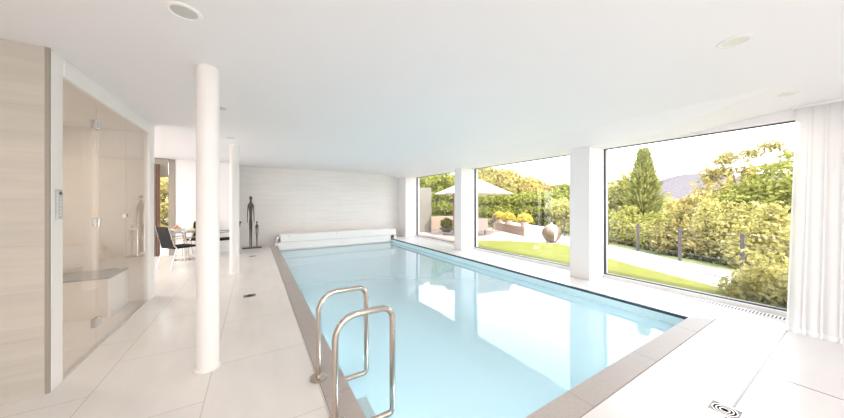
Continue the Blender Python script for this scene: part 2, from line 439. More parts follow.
m.build('latch', M['chromedark'], dr, bevel=.002)
m = MB(); X = -1.25
m.tube([(gx1, 5.03, 1.44), (X, 5.03, 1.44), (X, 5.03, .73), (X, 4.76, .73), (X, 4.76, 1.06), (gx1, 4.76, 1.06)], .008, 8)
m.tube([(X, 5.03, .73), (gx1, 5.03, .73)], .006, 8)
m.build('handle', M['alu'], sr, smooth=True, loc=O)
m = MB(); m.cur = 0; m.box(-1.335, -1.29, 3.302, 5.358, .0, .01); m.build('threshold', M['alu'], sr, loc=O)

bn = empty('bench', (-2.05, 5.1, 0), 'built-in stone bench with a grey top inside the steam room', 'bench')
O = Vector((2.05, -5.1, 0))
m = MB(); m.box(-2.648, -1.53, 4.85, 5.418, 0, .465); m.build('body', M['sauna'], bn, loc=O)
m = MB(); m.box(-1.53, -1.515, 4.85, 5.418, 0, .465); m.build('side_panel', M['benchside'], bn, loc=O)
m = MB(); m.box(-2.648, -1.51, 4.845, 5.418, .465, .485); m.build('top', M['benchtop'], bn, bevel=.003, loc=O)

cpn = empty('control_panel', (-1.285, 3.23, 1.27), 'slim grey control panel on the white trim by the steam room', 'control panel')
m = MB(); m.box(0, .016, -.028, .028, 0, .225); m.build('housing', M['grey'], cpn, bevel=.003)
m = MB(); m.box(.016, .018, -.017, .017, .185, .207); m.build('display', M['screen'], cpn)
for k in range(6):
    m = MB(); m.lathe([(.007, 0), (.006, .003)], (0, 0, 0), 12); o = m.build('button', M['button'], cpn); o.rotation_euler = (0, R(90), 0); o.location = (.0155, 0, .03+k*.025)

# ------------------------------------------------------------------ downlights
DL = [((-.36, 2.13), 'round recessed downlight in the ceiling by the steam room corner', 'lensgrey'),
      ((-.36, 4.08), 'downlight half hidden behind the ladder column', 'lensgrey'),
      ((-.37, 5.90), 'downlight just before the column by the sculpture', 'lensgrey'),
      ((2.88, .52), 'round downlight over the floor drain by the curtain', 'lens'),
      ((4.75, .50), 'small downlight close to the curtain top', 'lens')]
def fill_lamp(x, y, z, wt):  # added fill light, placed under seen and unseen fixtures
    a = bpy.data.lights.new('downlight_fill', 'AREA'); a.shape = 'DISK'; a.size = .12; a.energy = wt; a.color = (1, .90, .80)
    o = bpy.data.objects.new('downlight_fill', a); col.objects.link(o); o.location = (x, y, z)
for (x, y), lab, ln in DL:
    e = empty('downlight', (x, y, CZ), lab, 'ceiling light', 'recessed ceiling downlights')
    m = MB(); m.lathe([(.062, -.002), (.070, -.010), (.084, -.008), (.088, 0)], (0, 0, 0), 36); m.build('trim_ring', M['whitepaint'], e, smooth=True)
    m = MB(); m.lathe([(.066, -.004), (.040, -.0055), (.001, -.006)], (0, 0, 0), 36); m.build('lens', M[ln], e, smooth=True)
    if ln == 'lens': fill_lamp(x, y, CZ-.012, FILLW*.25)
for x, y, wt in ((1.05, .50, .5), (-.36, .2, .5), (-.36, -1.7, 1), (1.3, -1.5, 1), (2.9, -1.5, .15), (4.5, -1.5, .15), (-2.3, 1.2, .3), (-2.3, -1.2, .6), (-3.3, 6.9, 2), (-2.9, 8.4, 2)):  # unseen downlights, added to brighten the room
    m = MB(); m.lathe([(.088, 0), (.084, -.008), (.070, -.010), (.062, -.003), (.001, -.003)], (x, y, CZ), 28)
    struct(m.build('added_light_trim', M['whitepaint'], smooth=True)); fill_lamp(x, y, CZ-.012, FILLW*wt)
m = MB(); m.lathe([(.088, 0), (.084, -.008), (.070, -.010), (.062, -.003), (.001, -.003)], (-2.1, 4.1, HZ), 28)  # unseen steam room downlight, also added as fill
struct(m.build('added_light_trim', M['whitepaint'], smooth=True)); fill_lamp(-2.1, 4.1, HZ-.012, FILLW*1.0)

# ------------------------------------------------------------------ floor drains and the window grille
for (x, y), lab, rz in (((2.70, .53), 'square steel floor drain in the tiles near the curtain', 0),
                    ((-.07, 4.85), 'small steel floor drain between the two round columns', 0),
                    ((-.05, 8.35), 'small steel floor drain in front of the bronze sculpture', 0)):
    e = empty('floor_drain', (x, y, 0), lab, 'floor drain', 'floor drains in the tiles', rz)
    m = MB(); a = .078
    for (x0, x1, y0, y1) in ((-a, a, -a, -a+.008), (-a, a, a-.008, a), (-a, -a+.008, -a+.008, a-.008), (a-.008, a, -a+.008, a-.008)): m.box(x0, x1, y0, y1, -.01, .003)
    m.build('frame', M['chromedark'], e)
    m = MB(); m.box(-a+.008, a-.008, -a+.008, a-.008, .0005, .001); m.cur = 1
    for r in (.062, .044, .026):
        m.lathe([(r, .001), (r, .0035), (r-.006, .0035), (r-.006, .001)], (0, 0, 0), 24)
    m.build('grate', [M['draingrey'], M['chrome']], e)
g = empty('floor_grille', (5.40, 1.4, 0), 'slatted heating grille set in the floor under the garden window', 'floor grille')
m = MB(); m.box(-.065, .065, -.98, 1.0, .0005, .0015); m.build('duct', M['grilledark'], g)
m = MB(); m.box(-.075, -.062, -.98, 1.0, 0, .006); m.box(.062, .075, -.98, 1.0, 0, .006); m.build('frame', M['alu'], g)
m = MB()
for k in range(66): m.box(-.062, .062, -.97+k*.03, -.97+k*.03+.014, .001, .005)
m.build('slats', M['whitepaint'], g)

# ------------------------------------------------------------------ white curtain
def pleated(y0, y1, zt, zb, fx, amp, nper, n, rows):
    vs = []; fs = []
    for j in range(rows+1):
        v = j/rows; z = zt+(zb-zt)*v
        for i in range(n+1):
            u = i/n; yy = y0+(y1-y0)*u
            ph = 2*PI*nper*u
            w_ = math.sin(ph+.5*math.sin(3*u*PI*2))*(.55+.45*math.sin(7.3*u+1))
            vs.append((fx(u, v)+amp*w_*(.7+.5*v), yy+.012*math.sin(ph*.5+v), z))
    for j in range(rows):
        for i in range(n):
            a = j*(n+1)+i; fs.append((a, a+1, a+n+2, a+n+1))
    return vs, fs
cu = empty('curtain', (5.2, -.5, 0), 'floor-length sheer white curtain drawn beside the garden window', 'curtain')
O = Vector((-5.2, .5, 0))
fx = lambda u, v: 5.50-(5.50-4.93)*v-.05*u*v
vs, fs = pleated(.50, -2.2, CZ-.02, .06, fx, .008, 50, 620, 10)
m = MB(); m.add(vs, fs); m.build('fabric', M['sheer'], cu, smooth=True, loc=O)
fx2 = lambda u, v: fx(u, .975+.025*v)
vs, fs = pleated(.50, -2.2, .06, .006, fx2, .008, 50, 620, 2)
m = MB(); m.add(vs, fs); m.build('hem', M['hem'], cu, smooth=True, loc=O)
m = MB(); m.box(5.47, 5.53, -2.3, .53, CZ-.025, CZ); m.build('track', M['whitepaint'], cu, loc=O)

# ------------------------------------------------------------------ bronze sculpture
sculpt = empty('sculpture', (-.07, 9.78, 0), 'slender dark bronze sculpture of a tall and a small standing figure', 'sculpture')
m = MB(); m.box(-.26, .24, -.05, .05, 0, .035); m.build('base', M['bronze'], sculpt, bevel=.004)
def figure(name, x, h):
    s = h/1.6
    V = [(0, 0, .84, .036), (0, 0, 1.08, .042), (0, 0, 1.30, .062), (0, 0, 1.38, .04), (0, 0, 1.44, .028), (0, 0, 1.52, .05), (0, 0, 1.58, .035),
         (.022, 0, .80, .034), (.02, .01, .45, .024), (.02, 0, .04, .018), (.024, -.05, .02, .016),
         (-.022, 0, .80, .034), (-.02, .01, .45, .024), (-.02, 0, .04, .018), (-.024, -.05, .02, .016),
         (.066, 0, 1.30, .024), (.082, .01, 1.02, .016), (.09, -.02, .76, .012),
         (-.066, 0, 1.30, .024), (-.082, .01, 1.02, .016), (-.09, -.02, .76, .012)]
    E_ = [(0, 1), (1, 2), (2, 3), (3, 4), (4, 5), (5, 6), (0, 7), (7, 8), (8, 9), (9, 10), (0, 11), (11, 12), (12, 13), (13, 14), (2, 15), (15, 16), (16, 17), (2, 18), (18, 19), (19, 20)]
    me = bpy.data.meshes.new(name); me.from_pydata([(a*s, b_*s, c_*s) for a, b_, c_, _ in V], E_, []); me.materials.append(M['bronze'])
    o = bpy.data.objects.new(name, me); col.objects.link(o); o.parent = sculpt; o.location = (x, 0, .03)
    sk = o.modifiers.new('skin', 'SKIN'); sk.use_smooth_shade = True
    for k, v in enumerate(me.skin_vertices[0].data): r = V[k][3]*s; v.radius = (r, r*.8)
    me.skin_vertices[0].data[0].use_root = True
    su = o.modifiers.new('sub', 'SUBSURF'); su.levels = 1; su.render_levels = 2
figure('tall_figure', -.04, 1.57)
figure('small_figure', .12, .80)

# ------------------------------------------------------------------ dining corner
TX, TY = -1.42, 8.72
tb = empty('dining_table', (TX, TY, 0), 'round glass table on a chrome pedestal in the dining corner', 'table')
m = MB(); m.lathe([(.52, .69), (.525, .695), (.52, .70)], (0, 0, 0), 48); m.build('glass_top', M['tableglass'], tb, smooth=True)
m = MB(); m.lathe([(.25, 0), (.25, .01), (.06, .02), (.03, .03)], (0, 0, 0), 40); m.build('base', M['chrome'], tb, smooth=True)
m = MB()
for k in range(3):
    a = 2*PI*k/3+.4; m.tube([(.04*math.cos(a), .04*math.sin(a), .02), (.03*math.cos(a), .03*math.sin(a), .4), (.15*math.cos(a), .15*math.sin(a), .69)], .016, 10)
m.build('pedestal', M['chrome'], tb, smooth=True)
def make_chair():
    r = empty('dining_chair', (0, 0, 0), '', '')
    m = MB(); m.prism([(-.23, -.24), (.25, -.25), (.25, .25), (-.23, .24)], .43, .47); m.build('seat', M['black'], r, bevel=.015)
    m = MB(); m.obox((-.27, 0, .69), (.035, .46, .48), ry=R(-13)); m.build('backrest', M['black'], r, bevel=.012)
    for sy in (-1, 1):
        m = MB(); m.tube([(.24, sy*.25, .45), (.25, sy*.26, 0)], .012, 8); m.build('leg', M['chromedark'], r, smooth=True)
        m = MB(); m.tube([(-.18, sy*.25, .45), (-.30, sy*.26, 0)], .012, 8); m.build('leg', M['chromedark'], r, smooth=True)
        m = MB(); m.tube([(-.29, sy*.25, .66), (.18, sy*.26, .66), (.23, sy*.26, .62), (.24, sy*.25, .45)], .011, 8); m.build('armrest', M['chrome'], r, smooth=True)
        m = MB(); m.tube([(-.18, sy*.245, .45), (-.225, sy*.245, .5), (-.335, sy*.24, .94)], .011, 8); m.build('back_frame', M['chrome'], r, smooth=True)
    return r
ch = make_chair()
for i, (x, y, rz, lab) in enumerate(((-1.42, 7.93, R(38), 'black dining chair in front of the taupe framed glass door'),
                                 (-1.28, 9.26, R(-105), 'black dining chair behind the glass table, half hidden by the column'),
                                 (-.68, 8.95, R(200), 'black dining chair glimpsed between the two round columns'))):
    o = ch if i == 0 else copy_tree(ch)
    o.location = (x, y, 0); o.rotation_euler.z = rz; o.scale = (.94, .94, .95); tag(o, lab, 'chair', 'black dining chairs around the glass table')
bw = MB(); bw.lathe([(.05, 0), (.06, .01), (.13, .05), (.14, .07), (.132, .07), (.12, .05), (.05, .018)], (0, 0, 0), 28)
tag(bw.build('fruit_bowl', M['ceramic'], smooth=True, loc=(TX-.16, TY-.1, .70)), 'shallow white bowl of fruit on the glass table', 'bowl')
fr = None
for k, (dx, dy, dz) in enumerate(((-.05, -.02, .055), (.04, -.05, .055), (.03, .05, .055), (-.01, .0, .105))):
    m = MB(); m.lathe([(.001, -.036), (.019, -.03), (.032, -.015), (.036, 0), (.032, .015), (.019, .03), (.004, .033), (.001, .031)], (0, 0, 0), 18)
    tag(m.build('orange', M['orange'], smooth=True, loc=(TX-.16+dx, TY-.1+dy, .70+dz+.012)), 'orange fruit heaped in the white bowl on the glass table', 'fruit', 'oranges in the bowl')
m = MB(); m.lathe([(.06, 0), (.10, .012), (.105, .016), (.09, .016), (.05, .006)], (0, 0, 0), 28)
tag(m.build('plate', M['ceramic'], smooth=True, loc=(TX+.1, TY-.05, .70)), 'white plate beside the fruit bowl on the glass table', 'plate')
m = MB(); m.tube([(-.05, -.02, .03), (-.02, .01, .045), (.03, .01, .045), (.06, -.02, .03)], [.01, .018, .018, .008], 10)
tag(m.build('banana', M['yellowfood'], smooth=True, loc=(TX+.1, TY-.05, .70)), 'yellow banana lying on the white plate', 'fruit')
vs, fs = [], []
for j in (0, 1):
    for i in range(41): vs.append((-2.30+.24*i/40, 9.45+.025*math.sin(i*.9), 2.36 if j else .02))
for i in range(40): fs.append((i, i+1, 42+i, 41+i))
m = MB(); m.add(vs, fs)
tag(m.build('curtain', M['brown'], smooth=True), 'narrow brown curtain bunched in front of the dining corner glazing', 'curtain')

# ------------------------------------------------------------------ garden ground
def gz(x, y):
    s = (x-8.45)*.864-(y-1.42)*.503
    return -.07 if s < .5 else max(-7, -.07-.17*(s-.5))
M['soil'] = mat('garden soil', (.16, .17, .06), .95, var=.4, vscale=2)
M['lawn'] = mat('mown lawn', (.185, .185, .038), .9, spec=.1, var=.22, vscale=5, bump=.6, bscale=120)
M['gravel'] = mat('pale gravel', (.56, .52, .50), .9, spec=.1, var=.14, vscale=70, bump=.5, bscale=160)
M['paving'] = mat('pink sandstone paving', (.40, .31, .27), .8, spec=.2, var=.1, vscale=3)
M['kerb'] = mat('grey kerb', (.36, .33, .34), .8)
M['terracotta'] = mat('pale clay', (.55, .45, .38), .8, var=.1, vscale=12)
M['wallstone'] = mat('sandy wall render', (.37, .265, .20), .85, var=.1, vscale=8)
M['wallgrey'] = mat('grey render', (.20, .18, .15), .85, var=.08, vscale=4)
M['postgrey'] = mat('weathered steel post', (.11, .092, .092), .6, var=.2, vscale=20)
M['wood'] = mat('reddish wood', (.30, .16, .11), .6)
M['cloth'] = mat('beige table cloth', (.45, .36, .30), .9)
M['bark'] = mat('bark', (.20, .14, .10), .9, var=.3, vscale=15)
M['globe'] = mat('brushed copper globe', (.24, .165, .12), .40, .6)
M['globestrip'] = mat('bright steel strip', (.85, .82, .76), .22, .9)
M['hill'] = mat('haze tinted hill', (.135, .118, .125), .95, spec=0, var=.12, vscale=.01)  # mauve-grey tint puts the haze of distance into the colour

vs, fs = [], []
xs = [5.735+i*1.1 for i in range(60)]; ys = [-14+j*1.6 for j in range(54)]
for y in ys:
    for x in xs: vs.append((x, y, gz(x, y)))
for j in range(len(ys)-1):
    for i in range(len(xs)-1):
        a = j*len(xs)+i; fs.append((a, a+1, a+len(xs)+1, a+len(xs)))
m = MB(); m.add(vs, fs); struct(m.build('terrain', M['soil'], smooth=True))
m = MB(); m.box(-30, 5.735, 10.6, 72, -.2, -.07); m.box(-30, -4.8, -14, 10.6, -.2, -.07); m.box(-4.8, 5.735, -14, -3.8, -.2, -.07)
struct(m.build('ground', M['gravel']))
path = [(5.735, -3.5), (6.6, -3.2), (7.9, .0), (8.45, 1.36), (8.9, 2.46), (9.62, 3.64), (10.16, 4.72), (11.25, 6.88), (12.4, 8.3), (13.45, 9.7), (13.0, 11.2), (5.735, 11.6)]
m = MB(); m.prism(path, -.12, -.05); struct(m.build('gravel_path', M['gravel']), 'white gravel path between the lawn and the wire fence')
lawn = [(5.735, -.6), (6.1, .15), (6.68, 1.43), (7.2, 2.55), (7.7, 3.55), (8.35, 4.55), (8.80, 5.2), (8.88, 5.6), (8.62, 6.2), (8.0, 6.95), (6.96, 7.70), (5.735, 8.3)]
m = MB(); m.prism(lawn, -.1, -.03); struct(m.build('lawn', M['lawn']), 'bright green lawn outside the garden windows')
m = MB(); m.prism([(5.735, 8.35), (6.98, 7.8), (8.4, 6.9), (9.5, 8.0), (10.6, 10.6), (10.2, 11.4), (5.735, 11.8)], -.1, -.04); struct(m.build('terrace_floor', M['paving']), 'pale pink paving of the terrace under the parasol')
kb = [(7.05, .3), (7.70, 1.6), (8.15, 2.6), (8.62, 3.6), (9.0, 4.5), (9.3, 5.2)]
m = MB(); m.tube([(x, y, -.045) for x, y in kb], .035, 8); struct(m.build('kerb', M['kerb']), 'thin grey kerb running along the gravel path')

# wire fence
fence = empty('wire_fence', (9.65, 3.68, 0), 'low wire fence with weathered grey posts along the gravel path', 'fence')
O = Vector((-9.65, -3.68, 0))
FP = [(8.0, .3), (8.50, 1.42), (8.96, 2.52), (9.72, 3.68), (10.25, 4.75), (10.8, 5.85), (11.35, 6.95), (12.45, 8.3), (13.55, 9.75)]
for x, y in FP:
    m = MB(); m.box(x-.028, x+.028, y-.028, y+.028, -.1, .76)
    for z in (.16, .34, .52, .70): m.box(x-.034, x+.034, y-.034, y+.034, z-.012, z+.012)
    m.build('post', M['postgrey'], fence, loc=O)
for z in (.16, .34, .52, .70):
    m = MB(); m.tube([(x, y, z) for x, y in FP], .006, 5); m.build('wire', M['postgrey'], fence, loc=O)

# garden globe
e = empty('garden_globe', (9.12, 6.06, -.05), 'large copper coloured metal globe standing at the lawn edge', 'garden sculpture')
r_ = .325
m = MB(); m.lathe([(max(.001, r_*math.sin(PI*k/24)), r_-r_*math.cos(PI*k/24)) for k in range(25)], (0, 0, 0), 48); m.build('ball', M['globe'], e, smooth=True)
vs, fs = [], []
for k in range(19):
    a = PI*(.04+.86*k/18)
    wd = R(16)*math.sin(a)**.6*(1-k/22)
    for s_ in (-1, 1):
        th = R(238)+s_*wd; rr = (r_+.006)*math.sin(a)
        vs.append((rr*math.cos(th), rr*math.sin(th), r_+(r_+.006)*math.cos(a)))
for k in range(18): fs.append((2*k, 2*k+1, 2*k+3, 2*k+2))
m = MB(); m.add(vs, fs); m.build('inlay', M['globestrip'], e, smooth=True)
m = MB(); m.lathe([(.05, 2*r_-.015), (.035, 2*r_+.03), (.02, 2*r_+.05), (.001, 2*r_+.055)], (0, 0, 0), 16); m.build('spout', M['globestrip'], e, smooth=True)

# raised bed with its front wall
A = Vector((9.75, 7.75)); B = Vector((10.98, 10.75)); dr_ = (B-A).normalized(); nr = Vector((dr_.y, -dr_.x))
def along(u, v): p = A+dr_*u+nr*v; return (p.x, p.y)
Lw = (B-A).length
e = empty('raised_bed', (A.x, A.y, -.05), 'long raised bed with a sand coloured front wall on the terrace', 'raised bed')
O = Vector((-A.x, -A.y, .05))
m = MB(); m.prism([along(0, 0), along(Lw, 0), along(Lw, .12), along(0, .12)], -.08, .33); m.build('front_wall', M['wallstone'], e, loc=O)
m = MB(); m.prism([along(0, .12), along(Lw, .12), along(Lw, 1.1), along(0, 1.1)], -.08, .31); m.build('gravel_top', M['gravel'], e, loc=O)

# ------------------------------------------------------------------ plants
def leaf_cloud(mb, blobs, n, size, core=True, flat=.35, long=1.7, up=0, fill=.72, cs=.70, shoots=0):
    vol = [b[3]*b[4]+b[4]*b[5]+b[3]*b[5] for b in blobs]; tot = sum(vol)
    for b_, v in zip(blobs, vol):
        cx, cy, cz, rx, ry, rz = b_
        if core:
            nn, mm = 8, 6; vs = []; fs = []
            for j in range(mm+1):
                for k in range(nn):
                    a = PI*j/mm; th = 2*PI*k/nn; q = cs+rnd.uniform(-.08, .08)
                    vs.append((cx+rx*q*math.sin(a)*math.cos(th), cy+ry*q*math.sin(a)*math.sin(th), cz+rz*q*math.cos(a)))
            for j in range(mm):
                for k in range(nn): fs.append((j*nn+k, j*nn+(k+1) % nn, (j+1)*nn+(k+1) % nn, (j+1)*nn+k))
            mb.add(vs, fs)
        for _ in range(int(n*v/tot)):
            d = Vector((rnd.gauss(0, 1), rnd.gauss(0, 1), rnd.gauss(0, 1))).normalized()
            q = fill+(1.06-fill)*rnd.random()**.7
            lump = 1+.10*math.sin(5*d.x+cx*3)*math.sin(5*d.y+cy)+.08*math.sin(9*d.z+4*d.x)
            p = Vector((cx+rx*q*d.x*lump, cy+ry*q*d.y*lump, cz+rz*q*d.z*lump))
            leaf(mb, p, (d+Vector((rnd.gauss(0, 1), rnd.gauss(0, 1), rnd.gauss(0, 1)))*.6+Vector((0, 0, .3))).normalized(), size*rnd.uniform(.6, 1.35), long, up)
    for _ in range(shoots):
        b_ = rnd.choice(blobs); a = rnd.uniform(0, 2*PI); lean = rnd.uniform(.1, .8)
        p0 = Vector((b_[0]+b_[3]*lean*math.cos(a), b_[1]+b_[4]*lean*math.sin(a), b_[2]+b_[5]*math.sqrt(1-lean*lean)*.8))
        d = Vector((math.cos(a)*lean, math.sin(a)*lean, 1.1)).normalized(); ln = rnd.uniform(.25, .6)*b_[5]+.12
        for k in range(16):
            p = p0+d*ln*k/15+Vector((rnd.gauss(0, .03), rnd.gauss(0, .03), rnd.gauss(0, .02)))
            leaf(mb, p, Vector((rnd.gauss(0, 1), rnd.gauss(0, 1), rnd.gauss(.5, 1))).normalized(), size*rnd.uniform(.7, 1.3), long, 0)
def leaf(mb, p, nrm, s, long=1.7, up=0):
    t = Vector((rnd.gauss(0, 1), rnd.gauss(0, 1), rnd.gauss(0, 1)+up))
    t -= nrm*t.dot(nrm)
    if t.length < 1e-3: return
    t.normalize(); w_ = nrm.cross(t)
    a = p-t*s*long*.5; c_ = p+t*s*long*.5-nrm*s*.15
    mb.add([a, p+w_*s*.5+nrm*s*.12, c_, p-w_*s*.5+nrm*s*.12], [(0, 1, 2, 3)])

LM = {
 'dark': leaf_mat('laurel leaves', [(.12, .135, .025), (.25, .26, .055), (.42, .40, .12)]),
 'ivy': leaf_mat('ivy leaves', [(.13, .16, .025), (.25, .27, .05), (.38, .37, .10)]),
 'lime': leaf_mat('lime leaves', [(.24, .25, .05), (.42, .40, .12), (.58, .52, .21)]),
 'pale': leaf_mat('pale yellow green leaves', [(.24, .22, .05), (.46, .41, .14), (.66, .57, .28)]),
 'gold': leaf_mat('golden leaves', [(.30, .23, .06), (.46, .36, .12), (.58, .48, .20)]),
 'yellow': leaf_mat('yellow blossom', [(.42, .34, .06), (.66, .54, .12), (.78, .66, .22)]),
 'conifer': leaf_mat('conifer sprays', [(.16, .18, .04), (.31, .32, .10), (.50, .47, .20)]),
 'olive': leaf_mat('olive leaves', [(.20, .18, .05), (.36, .31, .11), (.52, .43, .19)]),
}
def plant(name, label, cat, base, blobs, n, size, lm, group=None, trunk=None, part='foliage', **kw):
    e = empty(name, base, label, cat, group)
    m = MB(); leaf_cloud(m, blobs, n, size, **kw); m.build(part, LM[lm], e)
    m = MB(); h = min(b_[2] for b_ in blobs)
    if trunk is None:
        for k in range(4):
            b_ = blobs[k % len(blobs)]
            m.tube([(.05*math.cos(k*1.6), .05*math.sin(k*1.6), -.1), (b_[0]*.6, b_[1]*.6, b_[2]*.6), (b_[0]+.2*b_[3]*math.cos(k), b_[1]+.2*b_[4]*math.sin(k), b_[2])], [.03, .022, .01], 6)
        m.build('stem', M['bark'], e)
    else:
        for pts, rr in trunk: m.tube(pts, rr, 8)
        m.build('trunk', M['bark'], e)
    return e
def hedge(name, label, p0, p1, h, th, n, size, lm, group=None, wob=.12):
    x0, y0 = p0; x1, y1 = p1; g0 = gz((x0+x1)/2, (y0+y1)/2)
    Lh = math.hypot(x1-x0, y1-y0); k = max(2, int(Lh/(th*.7)))
    bl = []
    for i in range(k+1):
        u = i/k; hh = h*(1+wob*math.sin(i*2.3)*.6)
        for lev in range(max(1, int(h/(th*.75)))):
            nl = max(1, int(h/(th*.75)))
            z = hh*(lev+.5)/nl
            bl.append((x0-x0+(x1-x0)*(u-.5)+rnd.uniform(-.05, .05), (y1-y0)*(u-.5)+rnd.uniform(-.05, .05), z, th*.62, th*.62, hh/nl*.62))
    return plant(name, label, 'hedge', ((x0+x1)/2, (y0+y1)/2, g0), bl, n, size, lm, group)

# pots of yellow flowers on the raised bed
for (x, y, zb), lab in (((10.72, 10.05, .31), 'yellow flowers in a clay pot at the chair end of the raised bed'),
                    ((10.42, 9.2, .31), 'yellow flowers in a clay pot midway along the raised bed'),
                    ((10.15, 8.05, .31), 'yellow flowers in a clay pot at the globe end of the raised bed')):
    p = Vector((x, y, zb))
    e = empty('flower_pot', p, lab, 'potted plant', 'flower pots on the raised bed')
    m = MB(); m.lathe([(.12, 0), (.17, .10), (.19, .18), (.205, .18), (.205, .21), (.17, .21), (.16, .16), (.02, .15)], (0, 0, 0), 24); m.build('pot', M['terracotta'], e, smooth=True)
    m = MB(); leaf_cloud(m, [(0, 0, .38, .27, .27, .22), (-.14, .1, .31, .18, .18, .13), (.15, -.08, .32, .18, .18, .15)], 1600, .045, fill=.6); m.build('blossom', LM['yellow'], e)

hedge('hedge', 'clipped dark green ivy hedge behind the raised bed', (10.6, 12.4), (15.2, 9.9), 1.95, .8, 16000, .085, 'ivy', None, .05)
hedge('hedge', 'tall leafy hedge rising behind the grey garden wall', (5.2, 14.6), (10.6, 12.9), 3.1, 1.0, 16000, .10, 'ivy', None, .1)
hedge('hedge', 'low yellow green hedge behind the metal globe', (12.75, 7.85), (14.35, 9.3), 1.5, .75, 12000, .07, 'lime', None, .1)

hedge('hedge', 'green hedge glimpsed through the glazed door of the dining corner', (-5.5, 13.2), (-1.0, 13.6), 2.4, .9, 9000, .10, 'olive')
# terrace furniture
pr = empty('parasol', (8.15, 9.09, -.04), 'large cream side-mast parasol opened over the terrace table', 'parasol')
vs = [(0, 0, 2.50)]; fs = []; NS = 8
for ring, (rr, z) in enumerate(((.45, 2.33), (.95, 2.11), (1.4, 1.92), (1.72, 1.80))):
    for k in range(NS*2):
        a = 2*PI*k/(NS*2)+.2; q = rr*(1 if k % 2 == 0 else math.cos(PI/NS)); vs.append((q*math.cos(a), q*math.sin(a), z-(.0 if k % 2 == 0 else .015)))
n2 = NS*2
for k in range(n2): fs.append((0, 1+k, 1+(k+1) % n2))
for r__ in range(3):
    for k in range(n2): fs.append((1+r__*n2+k, 1+(r__+1)*n2+k, 1+(r__+1)*n2+(k+1) % n2, 1+r__*n2+(k+1) % n2))
m = MB(); m.add(vs, fs); o = m.build('canopy', M['canvas'], pr)
so = o.modifiers.new('solid', 'SOLIDIFY'); so.thickness = .012
for k in range(NS):
    a = 2*PI*k/NS+.2; m = MB(); m.tube([(.05*math.cos(a), .05*math.sin(a), 2.44), (.95*math.cos(a), .95*math.sin(a), 2.085), (1.70*math.cos(a), 1.70*math.sin(a), 1.785)], .012, 6); m.build('rib', M['wood'], pr)
m = MB(); m.tube([(-.72, .50, 0), (-.72, .50, 1.98)], .035, 12); m.build('mast', M['wood'], pr, smooth=True)
m = MB(); m.tube([(-.72, .50, 1.95), (-.3, .2, 2.16), (0, 0, 2.28)], .025, 10); m.build('arm', M['wood'], pr, smooth=True)
m = MB(); m.tube([(0, 0, 2.2), (0, 0, 2.48)], .05, 12); m.build('hub', M['wood'], pr, smooth=True)
m = MB(); m.obox((-.72, .5, .04), (.7, .7, .08), .4); m.build('base_plate', M['wallgrey'], pr, bevel=.01)

e = empty('terrace_table', (8.28, 9.22, -.04), 'square terrace table with a beige cloth beneath the parasol', 'table', rz=.25)
m = MB(); m.box(-.4, .4, -.4, .4, .68, .71); m.build('top', M['wood'], e)
for sx in (-1, 1):
    for sy in (-1, 1): m = MB(); m.box(sx*.34-.025, sx*.34+.025, sy*.34-.025, sy*.34+.025, 0, .68); m.build('leg', M['wood'], e)
vs, fs = [], []
per = 64
for j, (q, z) in enumerate(((0.0, .718), (.41, .718), (.425, .69), (.44, .42), (.45, .22))):
    for k in range(per):
        a = 2*PI*k/per; mxx = max(abs(math.cos(a)), abs(math.sin(a))); rr = q/mxx*(1+.03*math.sin(k*1.9)*(j > 2))
        vs.append((rr*math.cos(a), rr*math.sin(a), z))
for j in range(4):
    for k in range(per): fs.append((j*per+k, j*per+(k+1) % per, (j+1)*per+(k+1) % per, (j+1)*per+k))
m = MB(); m.add(vs, fs); o = m.build('tablecloth', M['cloth'], smooth=True, loc=(8.28, 9.22, -.04)); o.rotation_euler.z = .25
tag(o, 'beige cloth hanging over the square terrace table', 'tablecloth')

e = empty('terrace_chair', (9.75, 9.85, -.04), 'dark backed terrace chair beside the raised bed', 'chair', rz=R(120))
m = MB(); m.box(-.24, .24, -.23, .23, .40, .44); m.build('seat', M['postgrey'], e)
m = MB(); m.obox((-.28, 0, .62), (.03, .46, .40), ry=R(-16)); m.build('backrest', M['postgrey'], e)
for sy in (-1, 1):
    m = MB(); m.tube([(.22, sy*.22, .42), (.26, sy*.22, 0)], .016, 6); m.build('leg', M['cloth'], e)
    m = MB(); m.tube([(-.2, sy*.22, .42), (-.30, sy*.22, 0)], .016, 6); m.build('leg', M['cloth'], e)
    m = MB(); m.tube([(-.28, sy*.24, .60), (.24, sy*.24, .60), (.23, sy*.22, .42)], .015, 6); m.build('armrest', M['cloth'], e)

e = empty('topiary_bowl', (7.9, 10.75, -.04), 'clipped box ball in a low grey bowl beside the parasol mast', 'potted plant')
m = MB(); m.lathe([(.16, 0), (.30, .10), (.36, .20), (.33, .20), (.28, .14), (.02, .13)], (0, 0, 0), 28); m.build('bowl', M['wallgrey'], e, smooth=True)
m = MB(); leaf_cloud(m, [(0, 0, .40, .28, .28, .26)], 1500, .045); m.build('box_ball', LM['dark'], e)

m = MB(); m.prism([(5.7, 12.6), (9.6, 11.9), (9.7, 12.15), (5.75, 12.85)], -.1, .62); tag(m.build('garden_wall', M['wallstone']), 'low sandy garden wall behind the box ball on the terrace', 'garden wall')
m = MB(); m.prism([(5.6, 11.75), (7.22, 11.05), (7.28, 11.2), (5.66, 11.9)], -.1, 2.08); tag(m.build('garden_wall', M['wallgrey']), 'tall grey rendered garden wall at the house end of the terrace', 'garden wall')

